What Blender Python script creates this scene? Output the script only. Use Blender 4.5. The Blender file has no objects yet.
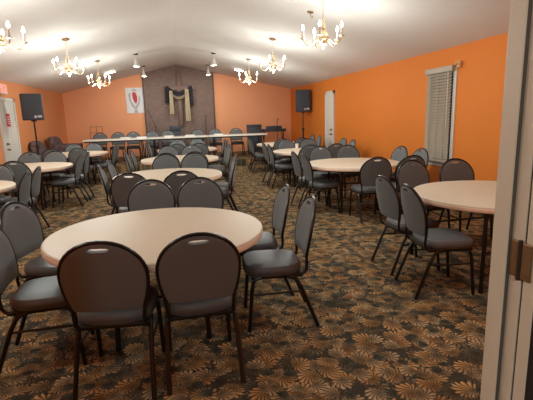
import bpy, bmesh, math, random
from mathutils import Vector, Matrix
random.seed(7)
S = bpy.context.scene
C = S.collection
PI = math.pi

# ------------------------------------------------------------------ helpers
def box(bm, x0, x1, y0, y1, z0, z1, bev=0.0, mi=0):
    r = bmesh.ops.create_cube(bm, size=1.0)
    vs = r['verts']
    for v in vs:
        v.co = Vector(((x0+x1)/2 + v.co.x*(x1-x0), (y0+y1)/2 + v.co.y*(y1-y0), (z0+z1)/2 + v.co.z*(z1-z0)))
    fs = set(f for v in vs for f in v.link_faces)
    for f in fs: f.material_index = mi
    if bev > 0:
        es = set(e for v in vs for e in v.link_edges)
        bmesh.ops.bevel(bm, geom=list(es), offset=bev, segments=2, affect='EDGES', profile=0.5)

def tube(bm, pts, r, seg=8, closed=False, cap=True):
    pts = [Vector(p) for p in pts]
    n = len(pts)
    rr = r if isinstance(r, (list, tuple)) else [r]*n
    tans = []
    for i in range(n):
        if closed: t = pts[(i+1) % n] - pts[i-1]
        elif i == 0: t = pts[1]-pts[0]
        elif i == n-1: t = pts[-1]-pts[-2]
        else: t = (pts[i+1]-pts[i]).normalized() + (pts[i]-pts[i-1]).normalized()
        tans.append(t.normalized())
    up = Vector((0, 0, 1)) if abs(tans[0].z) < 0.9 else Vector((1, 0, 0))
    u = tans[0].cross(up).normalized()
    rings = []
    for i in range(n):
        t = tans[i]
        u = (u - t*u.dot(t))
        u = u.normalized() if u.length > 1e-6 else t.orthogonal().normalized()
        v = t.cross(u)
        rings.append([bm.verts.new(pts[i] + (u*math.cos(2*PI*k/seg) + v*math.sin(2*PI*k/seg))*rr[i]) for k in range(seg)])
    m = n if closed else n-1
    for i in range(m):
        a, b = rings[i], rings[(i+1) % n]
        for k in range(seg):
            bm.faces.new((a[k], a[(k+1) % seg], b[(k+1) % seg], b[k]))
    if cap and not closed:
        bm.faces.new(list(reversed(rings[0]))); bm.faces.new(rings[-1])

def lathe(bm, prof, seg=24, c=(0, 0, 0)):
    rings = []
    for (r, z) in prof:
        if r < 1e-5: rings.append([bm.verts.new((c[0], c[1], c[2]+z))])
        else: rings.append([bm.verts.new((c[0]+r*math.cos(2*PI*k/seg), c[1]+r*math.sin(2*PI*k/seg), c[2]+z)) for k in range(seg)])
    for a, b in zip(rings, rings[1:]):
        for k in range(seg):
            k2 = (k+1) % seg
            if len(a) == 1 and len(b) == 1: continue
            if len(a) == 1: bm.faces.new((a[0], b[k2], b[k]))
            elif len(b) == 1: bm.faces.new((a[k], a[k2], b[0]))
            else: bm.faces.new((a[k], a[k2], b[k2], b[k]))

def obj(name, bm, mat, parent=None, smooth=True, label=None):
    bmesh.ops.recalc_face_normals(bm, faces=bm.faces[:])
    me = bpy.data.meshes.new(name)
    bm.to_mesh(me); bm.free()
    for m in (mat if isinstance(mat, (list, tuple)) else [mat]): me.materials.append(m)
    if smooth:
        for p in me.polygons: p.use_smooth = True
        try: me.set_sharp_from_angle(angle=math.radians(38))
        except Exception: pass
    o = bpy.data.objects.new(name, me); C.objects.link(o)
    if parent: o.parent = parent
    if label: o['label'] = label
    return o

def B(): return bmesh.new()

def tag(o, label, cat, group=None):
    o['label'] = label; o['category'] = cat
    if group: o['group'] = group
    return o

def thing(name, label, cat, loc=(0, 0, 0), rz=0.0, group=None):
    o = bpy.data.objects.new(name, None); C.objects.link(o)
    o.empty_display_size = 0.1
    o.location = loc; o.rotation_euler = (0, 0, rz)
    return tag(o, label, cat, group)

def struct(name, bm, mat, parent=None, smooth=False):
    o = obj(name, bm, mat, parent, smooth)
    if not parent: o['kind'] = 'structure'
    return o

def dup(root, loc, rz, label, group=None):
    def rec(o, par):
        c = o.copy(); C.objects.link(c)
        if par: c.parent = par
        for ch in list(o.children): rec(ch, c)
        return c
    r = rec(root, None)
    r.location = loc; r.rotation_euler = (0, 0, rz); r['label'] = label
    if group: r['group'] = group
    return r

# ------------------------------------------------------------------ materials
class NT:
    def __init__(s, name):
        s.m = bpy.data.materials.new(name); s.m.use_nodes = True
        s.t = s.m.node_tree; s.bs = s.t.nodes['Principled BSDF']
    def n(s, typ, **kw):
        nd = s.t.nodes.new(typ)
        for k, v in kw.items(): setattr(nd, k, v)
        return nd
    def put(s, sock, v):
        if hasattr(v, 'is_linked') or isinstance(v, bpy.types.NodeSocket): s.t.links.new(v, sock)
        else: sock.default_value = v
    def math(s, op, a, b=0.0, c=None, clamp=False):
        nd = s.n('ShaderNodeMath', operation=op, use_clamp=clamp)
        s.put(nd.inputs[0], a); s.put(nd.inputs[1], b)
        if c is not None: s.put(nd.inputs[2], c)
        return nd.outputs[0]
    def vmath(s, op, a, b=(0, 0, 0)):
        nd = s.n('ShaderNodeVectorMath', operation=op)
        s.put(nd.inputs[0], a); s.put(nd.inputs[1], b)
        return nd
    def mix(s, f, a, b):
        nd = s.n('ShaderNodeMix', data_type='RGBA')
        s.put(nd.inputs[0], f); s.put(nd.inputs[6], a); s.put(nd.inputs[7], b)
        return nd.outputs[2]
    def obj(s): return s.n('ShaderNodeTexCoord').outputs['Object']
    def noise(s, scale, detail=3.0, rough=0.5, vec=None):
        nd = s.n('ShaderNodeTexNoise'); nd.inputs['Scale'].default_value = scale
        nd.inputs['Detail'].default_value = detail; nd.inputs['Roughness'].default_value = rough
        s.t.links.new(vec if vec is not None else s.obj(), nd.inputs['Vector'])
        return nd.outputs['Fac']
    def bump(s, h, strength=0.3, dist=0.01):
        nd = s.n('ShaderNodeBump'); nd.inputs['Strength'].default_value = strength; nd.inputs['Distance'].default_value = dist
        s.t.links.new(h, nd.inputs['Height']); s.t.links.new(nd.outputs[0], s.bs.inputs['Normal'])

def rgb(r, g, b): return (r, g, b, 1.0)

def plain(name, col, rough=0.5, metal=0.0, var=0.06, scale=12.0, bump=0.0, spec=None, sheen=0.0):
    k = NT(name)
    f = k.noise(scale)
    a = tuple(c*(1-var) for c in col); b = tuple(min(1, c*(1+var)) for c in col)
    k.put(k.bs.inputs['Base Color'], k.mix(f, rgb(*a), rgb(*b)))
    k.bs.inputs['Roughness'].default_value = rough; k.bs.inputs['Metallic'].default_value = metal
    if spec is not None: k.bs.inputs['Specular IOR Level'].default_value = spec
    if sheen: k.bs.inputs['Sheen Weight'].default_value = sheen
    if bump: k.bump(k.noise(scale*8), bump, 0.004)
    return k.m

def emit(name, col, strength):
    k = NT(name)
    k.bs.inputs['Base Color'].default_value = rgb(*col)
    k.bs.inputs['Emission Color'].default_value = rgb(*col)
    k.bs.inputs['Emission Strength'].default_value = strength
    return k.m

def carpet_mat():
    k = NT('carpet')
    pos = k.n('ShaderNodeNewGeometry').outputs['Position']
    wob = k.n('ShaderNodeTexNoise'); wob.inputs['Scale'].default_value = 14.0; wob.inputs['Detail'].default_value = 2.0
    k.t.links.new(pos, wob.inputs['Vector'])
    wv = k.vmath('MULTIPLY', k.vmath('SUBTRACT', wob.outputs['Color'], (0.5, 0.5, 0.5)).outputs[0], (0.035, 0.035, 0)).outputs[0]
    def layer(scale, off, npet, R, rnd=0.75, lopside=0.10, deep=0.35):
        v = k.vmath('MULTIPLY', k.vmath('ADD', k.vmath('ADD', pos, wv).outputs[0], off).outputs[0], (scale, scale, 0)).outputs[0]
        vo = k.n('ShaderNodeTexVoronoi', voronoi_dimensions='2D', feature='F1')
        vo.inputs['Scale'].default_value = 1.0; vo.inputs['Randomness'].default_value = rnd
        k.t.links.new(v, vo.inputs['Vector'])
        d = k.vmath('SUBTRACT', v, vo.outputs['Position'])
        sp = k.n('ShaderNodeSeparateXYZ'); k.t.links.new(d.outputs[0], sp.inputs[0])
        sc = k.n('ShaderNodeSeparateColor'); k.t.links.new(vo.outputs['Color'], sc.inputs[0])
        r = k.math('SQRT', k.math('ADD', k.math('MULTIPLY', sp.outputs[0], sp.outputs[0]), k.math('MULTIPLY', sp.outputs[1], sp.outputs[1])))
        a = k.math('ADD', k.math('ARCTAN2', sp.outputs[1], sp.outputs[0]), k.math('MULTIPLY', sc.outputs[0], 6.28))
        # petals curl a little with the radius
        a2 = k.math('ADD', a, k.math('MULTIPLY', k.math('SINE', k.math('MULTIPLY', r, 9.0)), 0.12))
        pet = k.math('ABSOLUTE', k.math('SINE', k.math('MULTIPLY', a2, npet/2.0)))
        lop = k.math('MULTIPLY', k.math('COSINE', a), lopside)
        edge = k.math('ADD', k.math('MULTIPLY', k.math('ADD', k.math('MULTIPLY', pet, deep), 1.0-deep), R), lop)
        mask = k.math('MULTIPLY', k.math('SUBTRACT', edge, r), 14.0, clamp=True)
        rn = k.math('DIVIDE', r, R, clamp=True)
        sh = k.math('MULTIPLY', k.math('POWER', pet, 1.15), k.math('ADD', k.math('MULTIPLY', rn, 0.65), 0.35), clamp=True)
        side = k.math('ADD', 0.78, k.math('MULTIPLY', k.math('COSINE', k.math('ADD', a, 0.6)), 0.22))
        return mask, k.math('MULTIPLY', sh, side), sc
    n1 = k.noise(5.0, 4, vec=pos)
    base = k.mix(n1, rgb(0.014, 0.013, 0.010), rgb(0.080, 0.068, 0.046))
    m1, s1, c1 = layer(8.4, (0.33, 0.71, 0), 14, 0.66, 0.9, 0.16)
    leaf = k.mix(s1, rgb(0.013, 0.012, 0.009), k.mix(c1.outputs[1], rgb(0.155, 0.135, 0.093), rgb(0.25, 0.165, 0.09)))
    col = k.mix(m1, base, leaf)
    m2, s2, c2 = layer(6.5, (0.0, 0.0, 0), 15, 0.52, 0.85, 0.14)
    tint = k.mix(c2.outputs[1], rgb(0.64, 0.385, 0.165), rgb(0.50, 0.255, 0.10))
    flow = k.mix(s2, rgb(0.039, 0.023, 0.011), tint)
    keep = k.math('GREATER_THAN', c2.outputs[2], 0.06)
    col = k.mix(k.math('MULTIPLY', m2, keep), col, flow)
    m3, s3, c3 = layer(7.4, (1.37, 2.11, 0), 13, 0.46, 0.95, 0.17)
    tint3 = k.mix(c3.outputs[1], rgb(0.56, 0.40, 0.225), rgb(0.34, 0.22, 0.115))
    flow3 = k.mix(s3, rgb(0.033, 0.023, 0.013), tint3)
    keep3 = k.math('GREATER_THAN', c3.outputs[2], 0.36)
    col = k.mix(k.math('MULTIPLY', m3, keep3), col, flow3)
    m4, s4, c4 = layer(9.0, (4.1, 0.57, 0), 11, 0.42, 1.0, 0.15)
    dark4 = k.mix(s4, rgb(0.015, 0.017, 0.013), rgb(0.109, 0.100, 0.071))
    keep4 = k.math('GREATER_THAN', c4.outputs[2], 0.74)
    col = k.mix(k.math('MULTIPLY', m4, keep4), col, dark4)
    k.put(k.bs.inputs['Base Color'], col)
    k.bs.inputs['Roughness'].default_value = 0.95
    k.bs.inputs['Specular IOR Level'].default_value = 0.1
    k.bump(k.noise(260.0, 2, vec=pos), 0.4, 0.004)
    return k.m

def fabric_mat():
    k = NT('charcoal_dotted_fabric')
    ob = k.obj()
    vo = k.n('ShaderNodeTexVoronoi', feature='F1', voronoi_dimensions='2D'); vo.inputs['Scale'].default_value = 80.0; vo.inputs['Randomness'].default_value = 0.0
    sp = k.n('ShaderNodeSeparateXYZ'); k.t.links.new(ob, sp.inputs[0])
    cb = k.n('ShaderNodeCombineXYZ'); k.put(cb.inputs[0], k.math('ADD', sp.outputs[0], sp.outputs[2])); k.put(cb.inputs[1], k.math('SUBTRACT', sp.outputs[0], sp.outputs[2]))
    k.t.links.new(cb.outputs[0], vo.inputs['Vector'])
    d = k.math('MULTIPLY', k.math('SUBTRACT', 0.42, vo.outputs['Distance']), 6.0, clamp=True)
    k.put(k.bs.inputs['Base Color'], k.mix(d, rgb(0.115, 0.122, 0.124), rgb(0.175, 0.186, 0.19)))
    k.bs.inputs['Roughness'].default_value = 0.72
    k.bs.inputs['Specular IOR Level'].default_value = 0.35
    k.bs.inputs['Sheen Weight'].default_value = 0.15
    k.bump(k.noise(180.0), 0.25, 0.002)
    return k.m

def brick_mat():
    k = NT('brown_brick')
    ob = k.obj()
    sp = k.n('ShaderNodeSeparateXYZ'); k.t.links.new(ob, sp.inputs[0])
    cb = k.n('ShaderNodeCombineXYZ'); k.t.links.new(sp.outputs[0], cb.inputs[0]); k.t.links.new(sp.outputs[2], cb.inputs[1])
    br = k.n('ShaderNodeTexBrick'); k.t.links.new(cb.outputs[0], br.inputs['Vector'])
    br.inputs['Scale'].default_value = 4.6; br.inputs['Mortar Size'].default_value = 0.03
    br.inputs['Color1'].default_value = rgb(0.186, 0.111, 0.089); br.inputs['Color2'].default_value = rgb(0.236, 0.150, 0.121)
    br.inputs['Mortar'].default_value = rgb(0.211, 0.148, 0.123)
    k.put(k.bs.inputs['Base Color'], br.outputs['Color'])
    k.bs.inputs['Roughness'].default_value = 0.85
    k.bump(k.math('SUBTRACT', 1.0, br.outputs['Fac']), 0.5, 0.01)
    return k.m

def patterned(name, c1, c2, scale=9.0, rough=0.9):
    k = NT(name)
    f = k.noise(scale, 5, 0.7)
    g = k.math('MULTIPLY', k.math('SUBTRACT', f, 0.42), 6.0, clamp=True)
    k.put(k.bs.inputs['Base Color'], k.mix(g, rgb(*c1), rgb(*c2)))
    k.bs.inputs['Roughness'].default_value = rough
    return k.m

def ceiling_mat():
    k = NT('textured_ceiling_paint')
    f = k.noise(1.5, 4)
    k.put(k.bs.inputs['Base Color'], k.mix(f, rgb(0.68, 0.63, 0.578), rgb(0.76, 0.71, 0.658)))
    k.bs.inputs['Roughness'].default_value = 0.9
    k.bump(k.noise(55.0, 5, 0.7), 0.35, 0.01)
    return k.m

def wood_mat(name, c1, c2, rough=0.45, sc=6.0):
    k = NT(name)
    w = k.n('ShaderNodeTexWave', wave_type='BANDS', bands_direction='X')
    w.inputs['Scale'].default_value = sc; w.inputs['Distortion'].default_value = 5.0; w.inputs['Detail'].default_value = 3.0
    k.t.links.new(k.obj(), w.inputs['Vector'])
    k.put(k.bs.inputs['Base Color'], k.mix(w.outputs['Fac'], rgb(*c1), rgb(*c2)))
    k.bs.inputs['Roughness'].default_value = rough
    return k.m

M = dict(
    carpet=carpet_mat(), fabric=fabric_mat(), brick=brick_mat(), ceil=ceiling_mat(),
    orange=plain('orange_wall_paint', (0.70, 0.205, 0.032), 0.6, var=0.03, scale=2.0, bump=0.08, spec=0.15),
    hazed_orange=plain('haze_paled_orange_wall', (0.82, 0.345, 0.165), 0.6, var=0.03, scale=2.0, bump=0.08, spec=0.35),  # wall orange made paler and pinker: lens haze put into the colour
    orange_left=plain('soft_orange_wall_paint', (0.70, 0.265, 0.105), 0.55, var=0.03, scale=2.0, bump=0.08, spec=0.35),
    vinyl=plain('charcoal_vinyl', (0.088, 0.089, 0.090), 0.5, var=0.1, scale=25, bump=0.06, spec=0.5),
    tube=plain('bronze_black_tube', (0.020, 0.016, 0.014), 0.32, 0.4, var=0.1),
    laminate=plain('cream_laminate', (0.62, 0.51, 0.385), 0.5, var=0.025, scale=30, spec=0.3),
    white_laminate=plain('white_laminate', (0.84, 0.77, 0.68), 0.45, var=0.02, scale=30),
    band=plain('pinkish_beige_edge', (0.86, 0.61, 0.46), 0.4, var=0.03),
    steel=plain('dark_brown_steel', (0.025, 0.019, 0.016), 0.4, 0.5, var=0.1),
    white=plain('white_paint', (0.66, 0.63, 0.57), 0.5, var=0.03),
    jamb=plain('beige_painted_wood', (0.80, 0.62, 0.45), 0.45, var=0.05, scale=20),
    groove_shade=plain('groove_shade_brown', (0.13, 0.085, 0.06), 0.7),  # dark brown with the shade of the frame grooves in its colour
    doorbrown=wood_mat('dark_brown_door', (0.035, 0.022, 0.016), (0.06, 0.04, 0.028), 0.5),
    bronze=plain('antique_bronze', (0.27, 0.145, 0.062), 0.45, 0.5, var=0.3, scale=60),
    bronze_dark=plain('dark_bronze', (0.07, 0.035, 0.018), 0.5, 0.5),
    brass=plain('polished_brass', (0.92, 0.78, 0.52), 0.34, 1.0, var=0.05),
    candle=plain('ivory_candle_sleeve', (0.85, 0.78, 0.64), 0.5),
    bulb=emit('flame_bulb_glow', (1.0, 0.93, 0.80), 17.0),
    black=plain('black_plastic', (0.035, 0.037, 0.045), 0.6, var=0.1, scale=40),
    grille=plain('speaker_grille_cloth', (0.050, 0.056, 0.070), 0.8, var=0.2, scale=120),
    badge=plain('silver_badge', (0.42, 0.42, 0.42), 0.5, 0.2),
    red=plain('red_print', (0.50, 0.03, 0.04), 0.6),
    wood=wood_mat('brown_cross_wood', (0.14, 0.075, 0.055), (0.20, 0.11, 0.08), 0.5),
    woodtrim=wood_mat('light_wood_trim', (0.55, 0.32, 0.15), (0.65, 0.40, 0.2), 0.5),
    blackcloth=plain('black_drape', (0.035, 0.028, 0.036), 0.9, var=0.2),
    goldcloth=plain('gold_drape', (0.48, 0.385, 0.245), 0.75, var=0.1, scale=20),
    banner=plain('white_banner_cloth', (0.74, 0.71, 0.70), 0.8, var=0.05, scale=9),
    grey=plain('grey_print', (0.46, 0.42, 0.42), 0.8),
    floral=patterned('brown_mottled_upholstery', (0.060, 0.040, 0.038), (0.17, 0.105, 0.10), 11.0),
    slat=plain('cream_blind_slat', (0.40, 0.335, 0.25), 0.5, var=0.04),
    exitred=emit('exit_sign_red', (1.0, 0.06, 0.03), 1.6),
    paper=plain('white_paper', (0.82, 0.79, 0.74), 0.7, var=0.03),
    tubeglow=emit('tube_lamp_glow', (1.0, 0.94, 0.88), 34.0),
    night=plain('dark_window_glass', (0.02, 0.022, 0.03), 0.08, var=0.02),
    base=plain('dark_baseboard', (0.09, 0.05, 0.03), 0.6),
    corridor=plain('corridor_paint', (0.20, 0.16, 0.13), 0.8),
)

# ------------------------------------------------------------------ room
XL, XR, YF, YB, ZE, ZR = -3.96, 4.27, 0.70, 16.40, 2.50, 3.42
SL, SR = (ZR-ZE)/(-XL), (ZR-ZE)/XR
STY, STZ = 13.25, 0.20       # front edge and height of the low stage
def ceil_z(x): return ZR - (SR*x if x > 0 else SL*-x)

bm = B(); box(bm, -4.2, 4.5, -2.2, 16.6, -0.12, 0.0); struct('floor', bm, M['carpet'])
bm = B(); box(bm, XL, XR, STY, YB, 0.0, STZ); struct('floor_stage', bm, M['carpet'])

bm = B()
for sx, z in ((XL-0.15, ZR-SL*(-XL+0.15)), (XR+0.15, ZR-SR*(XR+0.15))):
    vs = [bm.verts.new(p) for p in ((0, YF-0.12, ZR), (sx, YF-0.12, z), (sx, YB+0.15, z), (0, YB+0.15, ZR),
                                    (0, YF-0.12, ZR+0.12), (sx, YF-0.12, z+0.12), (sx, YB+0.15, z+0.12), (0, YB+0.15, ZR+0.12))]
    for q in ((0, 1, 2, 3), (4, 5, 6, 7), (0, 1, 5, 4), (1, 2, 6, 5), (2, 3, 7, 6)):
        bm.faces.new([vs[i] for i in q])
bmesh.ops.remove_doubles(bm, verts=bm.verts[:], dist=0.0005)
struct('ceiling', bm, M['ceil'])

def gable(bm, y0, y1, x0, x1):
    pr = [(x0, 0), (x1, 0), (x1, ceil_z(x1)+0.05), (0, ZR+0.05), (x0, ceil_z(x0)+0.05)] if x0 < 0 < x1 else [(x0, 0), (x1, 0), (x1, ceil_z(x1)+0.05), (x0, ceil_z(x0)+0.05)]
    a = [bm.verts.new((x, y0, z)) for x, z in pr]; b = [bm.verts.new((x, y1, z)) for x, z in pr]
    bm.faces.new(a); bm.faces.new(list(reversed(b)))
    for i in range(len(pr)):
        j = (i+1) % len(pr); bm.faces.new((a[i], b[i], b[j], a[j]))
bm = B(); gable(bm, YB, YB+0.12, XL-0.12, XR+0.12); struct('wall_back', bm, M['hazed_orange'])
bm = B(); gable(bm, YF-0.12, YF, XL-0.12, -0.45)
pr = [(-0.45, 2.06), (0.64, 2.06), (0.64, ceil_z(0.64)+0.05), (0, ZR+0.05), (-0.45, ceil_z(-0.45)+0.05)]
a = [bm.verts.new((x, YF-0.12, z)) for x, z in pr]; b = [bm.verts.new((x, YF, z)) for x, z in pr]
bm.faces.new(a); bm.faces.new(list(reversed(b)))
for i in range(5): bm.faces.new((a[i], b[i], b[(i+1) % 5], a[(i+1) % 5]))
gable(bm, YF-0.12, YF, 0.64, XR+0.12)
struct('wall_front', bm, M['orange'])

# right wall with the window opening
WY0, WY1, WZ0, WZ1 = 6.20, 6.86, 0.66, 2.16
bm = B()
box(bm, XR, XR+0.12, YF-0.12, WY0, 0, ZE+0.02); box(bm, XR, XR+0.12, WY1, YB+0.12, 0, ZE+0.02)
box(bm, XR, XR+0.12, WY0, WY1, 0, WZ0); box(bm, XR, XR+0.12, WY0, WY1, WZ1, ZE+0.02)
struct('wall_right', bm, M['orange'])
bm = B(); box(bm, XL-0.12, XL, YF-0.12, YB+0.12, 0, ZE+0.02); struct('wall_left', bm, M['orange_left'])

# brown brick centre panel of the back wall, up to the ridge
PX0, PX1 = -1.18, 1.27
bm = B()
pr = [(PX0, STZ), (PX1, STZ), (PX1, ceil_z(PX1)), (0, ZR), (PX0, ceil_z(PX0))]
a = [bm.verts.new((x, YB-0.07, z)) for x, z in pr]; b = [bm.verts.new((x, YB, z)) for x, z in pr]
bm.faces.new(a); bm.faces.new(list(reversed(b)))
for i in range(5): bm.faces.new((a[i], b[i], b[(i+1) % 5], a[(i+1) % 5]))
struct('wall_brick_panel', bm, M['brick'])
for i, (x0, x1, xe) in enumerate(((PX0-0.05, PX0, PX0), (PX1, PX1+0.05, PX1+0.05))):
    bm = B(); box(bm, x0, x1, YB-0.09, YB, STZ, ceil_z(xe)-0.01); struct('trim_%d' % (i+1), bm, M['base'])
for nm, a in (('baseboard_left', (XL, XL+0.015, YF, STY)), ('baseboard_right', (XR-0.015, XR, YF, STY))):
    bm = B(); box(bm, a[0], a[1], a[2], a[3], 0, 0.09); struct(nm, bm, M['base'])

# the corridor the camera stands in
bm = B(); box(bm, -1.75, -1.65, -2.2, YF-0.12, 0, 2.4); struct('wall_corridor_left', bm, M['corridor'])
bm = B(); box(bm, 2.1, 2.2, -2.2, YF-0.12, 0, 2.4); struct('wall_corridor_right', bm, M['corridor'])
bm = B(); box(bm, -1.75, 2.2, -2.2, -2.1, 0, 2.4); struct('wall_corridor_back', bm, M['corridor'])
bm = B(); box(bm, -1.75, 2.2, -2.2, YF-0.12, 2.4, 2.46); struct('ceiling_corridor', bm, M['corridor'])

# ------------------------------------------------------------------ doorway frame at the right edge of the photo
JX = 0.60
bm = B()
box(bm, JX, JX+0.04, 0.638, 0.706, 0, 2.06)                # jamb board
box(bm, -0.45, -0.41, 0.575, 0.706, 0, 2.06); box(bm, -0.45, JX+0.04, 0.575, 0.706, 2.02, 2.06)
df = struct('door_frame', bm, M['jamb'])
bm = B(); box(bm, JX-0.009, JX, 0.669, 0.709, 0, 2.02, 0.0015); struct('door_stop', bm, M['jamb'], df)
bm = B(); box(bm, JX-0.0065, JX+0.001, 0.6675, 0.6695, 0, 2.02); struct('stop_shade_strip', bm, M['groove_shade'], df)  # dark strip painting the shade on the near face of the stop
bm = B(); box(bm, JX+0.004, JX+0.03, 0.630, 0.640, 0, 2.02); struct('gap_shade_strip', bm, M['groove_shade'], df)  # dark filler painting the shade between jamb and door edge
# the open door folded back against the corridor side: its hinge edge faces the opening
bm = B(); box(bm, JX-0.002, JX+0.84, 0.603, 0.632, 0.012, 2.01, 0.002, 0)
bm.faces.ensure_lookup_table()
for f in bm.faces:
    f.normal_update()
    if f.normal.x < -0.9: f.material_index = 1
d3 = struct('door_3', bm, [M['doorbrown'], M['jamb']])
hz0, hz1 = 1.222, 1.292
bm = B()
box(bm, JX-0.0035, JX+0.001, 0.645, 0.667, hz0, hz1, 0.002)
box(bm, JX-0.0055, JX-0.001, 0.614, 0.637, hz0, hz1, 0.002)
struct('hinge_leaf', bm, M['bronze'], d3)
bm = B(); tube(bm, [(JX-0.005, 0.641, hz0-0.003), (JX-0.005, 0.641, hz1+0.003)], 0.004, 10); struct('hinge_knuckle', bm, M['bronze_dark'], d3, True)

# ------------------------------------------------------------------ window with blind (right wall)
bm = B()
for (y0, y1, z0, z1) in ((WY0-0.075, WY0, WZ0-0.05, WZ1+0.05), (WY1, WY1+0.03, WZ0-0.05, WZ1+0.05), (WY0, WY1, WZ0-0.05, WZ0), (WY0, WY1, WZ1, WZ1+0.05)):
    box(bm, XR-0.02, XR+0.10, y0, y1, z0, z1)
w1 = struct('window_1', bm, M['white'])
bm = B(); box(bm, XR+0.06, XR+0.07, WY0, WY1, WZ0, WZ1); struct('glass_pane', bm, M['night'], w1)
bl = thing('window_blind', 'cream slatted venetian blind lowered over the window in the orange right wall', 'blind', (XR-0.05, (WY0+WY1)/2, WZ1))
hw = (WY1-WY0)/2+0.01
bm = B(); box(bm, -0.045, 0.028, -hw-0.05, hw+0.02, -0.035, 0.055, 0.006); obj('valance', bm, M['slat'], bl)
bm = B()
nsl = 30
for i in range(nsl):
    z = -0.06 - i*(WZ1-WZ0-0.12)/(nsl-1)
    vs = [bm.verts.new(p) for p in ((-0.020, -hw, z-0.0225), (-0.020, hw, z-0.0225), (0.012, hw, z+0.0205), (0.012, -hw, z+0.0205),
                                    (-0.020, -hw, z-0.020), (-0.020, hw, z-0.020), (0.012, hw, z+0.023), (0.012, -hw, z+0.023))]
    for q in ((0, 1, 2, 3), (4, 5, 6, 7), (0, 1, 5, 4), (1, 2, 6, 5), (2, 3, 7, 6), (3, 0, 4, 7)): bm.faces.new([vs[j] for j in q])
obj('slats', bm, M['slat'], bl, False)
bm = B(); box(bm, -0.022, 0.020, -hw, hw, -(WZ1-WZ0)+0.015, -(WZ1-WZ0)+0.05, 0.004); obj('bottom_rail', bm, M['slat'], bl)
bm = B()
for y in (-hw*0.6, 0.0, hw*0.6): box(bm, -0.024, -0.022, y-0.006, y+0.006, -(WZ1-WZ0)+0.02, -0.03)
obj('ladder_tape', bm, M['slat'], bl)
bm = B(); tube(bm, [(-0.035, -hw*0.85, -0.03), (-0.035, -hw*0.86, -0.9)], 0.006, 6); obj('tilt_wand', bm, M['white'], bl)
bm = B(); box(bm, -0.05, 0.0, -0.04, 0.04, -0.04, 0.05, 0.004); tube(bm, [(-0.05, 0, 0), (-0.09, 0, 0.01)], 0.012, 8)
o = obj('curtain_bracket', bm, M['woodtrim']); o.location = (XR, WY0-0.145, WZ1+0.05)
tag(o, 'small wooden curtain bracket on the orange wall beside the blind', 'bracket')

# ------------------------------------------------------------------ doors
def door(n, xw, sgn, y0, y1, zt, knob_y, knob_z):
    bm = B(); box(bm, min(xw, xw+sgn*0.035), max(xw, xw+sgn*0.035), y0, y1, 0.0, zt, 0.004)
    for (a, b) in ((0.12, 0.46), (0.54, 0.88)):
        for (c, d) in ((0.10, 0.42), (0.50, 0.92)):
            yy0, yy1 = y0+(y1-y0)*a, y0+(y1-y0)*b
            box(bm, min(xw+sgn*0.03, xw+sgn*0.043), max(xw+sgn*0.03, xw+sgn*0.043), yy0, yy1, zt*c, zt*d, 0.004)
    dd = struct('door_%d' % n, bm, M['white'])
    bm = B()
    xs = (min(xw, xw+sgn*0.05), max(xw, xw+sgn*0.05))
    box(bm, *xs, y0-0.08, y0, 0, zt+0.08, 0.005); box(bm, *xs, y1, y1+0.08, 0, zt+0.08, 0.005); box(bm, *xs, y0-0.08, y1+0.08, zt, zt+0.08, 0.005)
    struct('casing', bm, M['white'], dd)
    bm = B()
    for k, z in enumerate((knob_z, knob_z+0.13)):
        tube(bm, [(xw+sgn*0.03, knob_y, z), (xw+sgn*0.06, knob_y, z), (xw+sgn*0.07, knob_y, z), (xw+sgn*0.10, knob_y, z)], [0.03, 0.012, 0.026, 0.02] if k == 0 else [0.03, 0.028, 0.02, 0.012], 12)
    struct('door_knob', bm, M['bronze'], dd, True)
    return dd
door(1, XL, 1, 10.72, 11.56, 2.03, 10.83, 0.93)
door(2, XR, -1, 11.60, 12.16, 2.08, 11.68, 0.95)
bm = B(); box(bm, 0, 0.006, -0.11, 0.11, -0.15, 0.15, 0.001)
o = obj('door_notice', bm, M['red']); o.location = (XL+0.044, 11.09, 1.60)
tag(o, 'small red notice fixed to the white door in the left wall', 'notice')
bm = B()
for z in (-0.08, -0.03, 0.02, 0.07): box(bm, 0.0055, 0.0072, -0.075, 0.075, z-0.008, z+0.008)
obj('pale_bars', bm, M['paper'], o)
# exit sign
ex = thing('exit_sign', 'glowing red exit sign on the left wall above the white door', 'sign', (XL, 11.05, 2.30))
bm = B(); box(bm, 0.0, 0.06, -0.19, 0.19, -0.11, 0.11, 0.008); obj('housing', bm, M['white'], ex)
bm = B()
def stroke(bm, y, pts, w=0.02):
    for (a, b) in pts:
        (u0, v0), (u1, v1) = a, b
        d = Vector((0, u1-u0, v1-v0)); n = Vector((0, -d.z, d.y)).normalized()*w/2
        P0, P1 = Vector((0.0615, y+u0, v0)), Vector((0.0615, y+u1, v1))
        q = [P0-n, P0+n, P1+n, P1-n]
        fr = [bm.verts.new(p) for p in q]; bk = [bm.verts.new(p-Vector((0.006, 0, 0))) for p in q]
        bm.faces.new(fr)
        for i in range(4): bm.faces.new((fr[i], fr[(i+1) % 4], bk[(i+1) % 4], bk[i]))
h = 0.075
stroke(bm, -0.15, [((0, -h), (0, h)), ((0, h), (0.06, h)), ((0, 0), (0.05, 0)), ((0, -h), (0.06, -h))])
stroke(bm, -0.06, [((0, -h), (0.07, h)), ((0, h), (0.07, -h))])
stroke(bm, 0.045, [((0, -h), (0, h))])
stroke(bm, 0.08, [((0.035, -h), (0.035, h)), ((0, h), (0.07, h))])
obj('lettering', bm, M['exitred'], ex, False)

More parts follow.
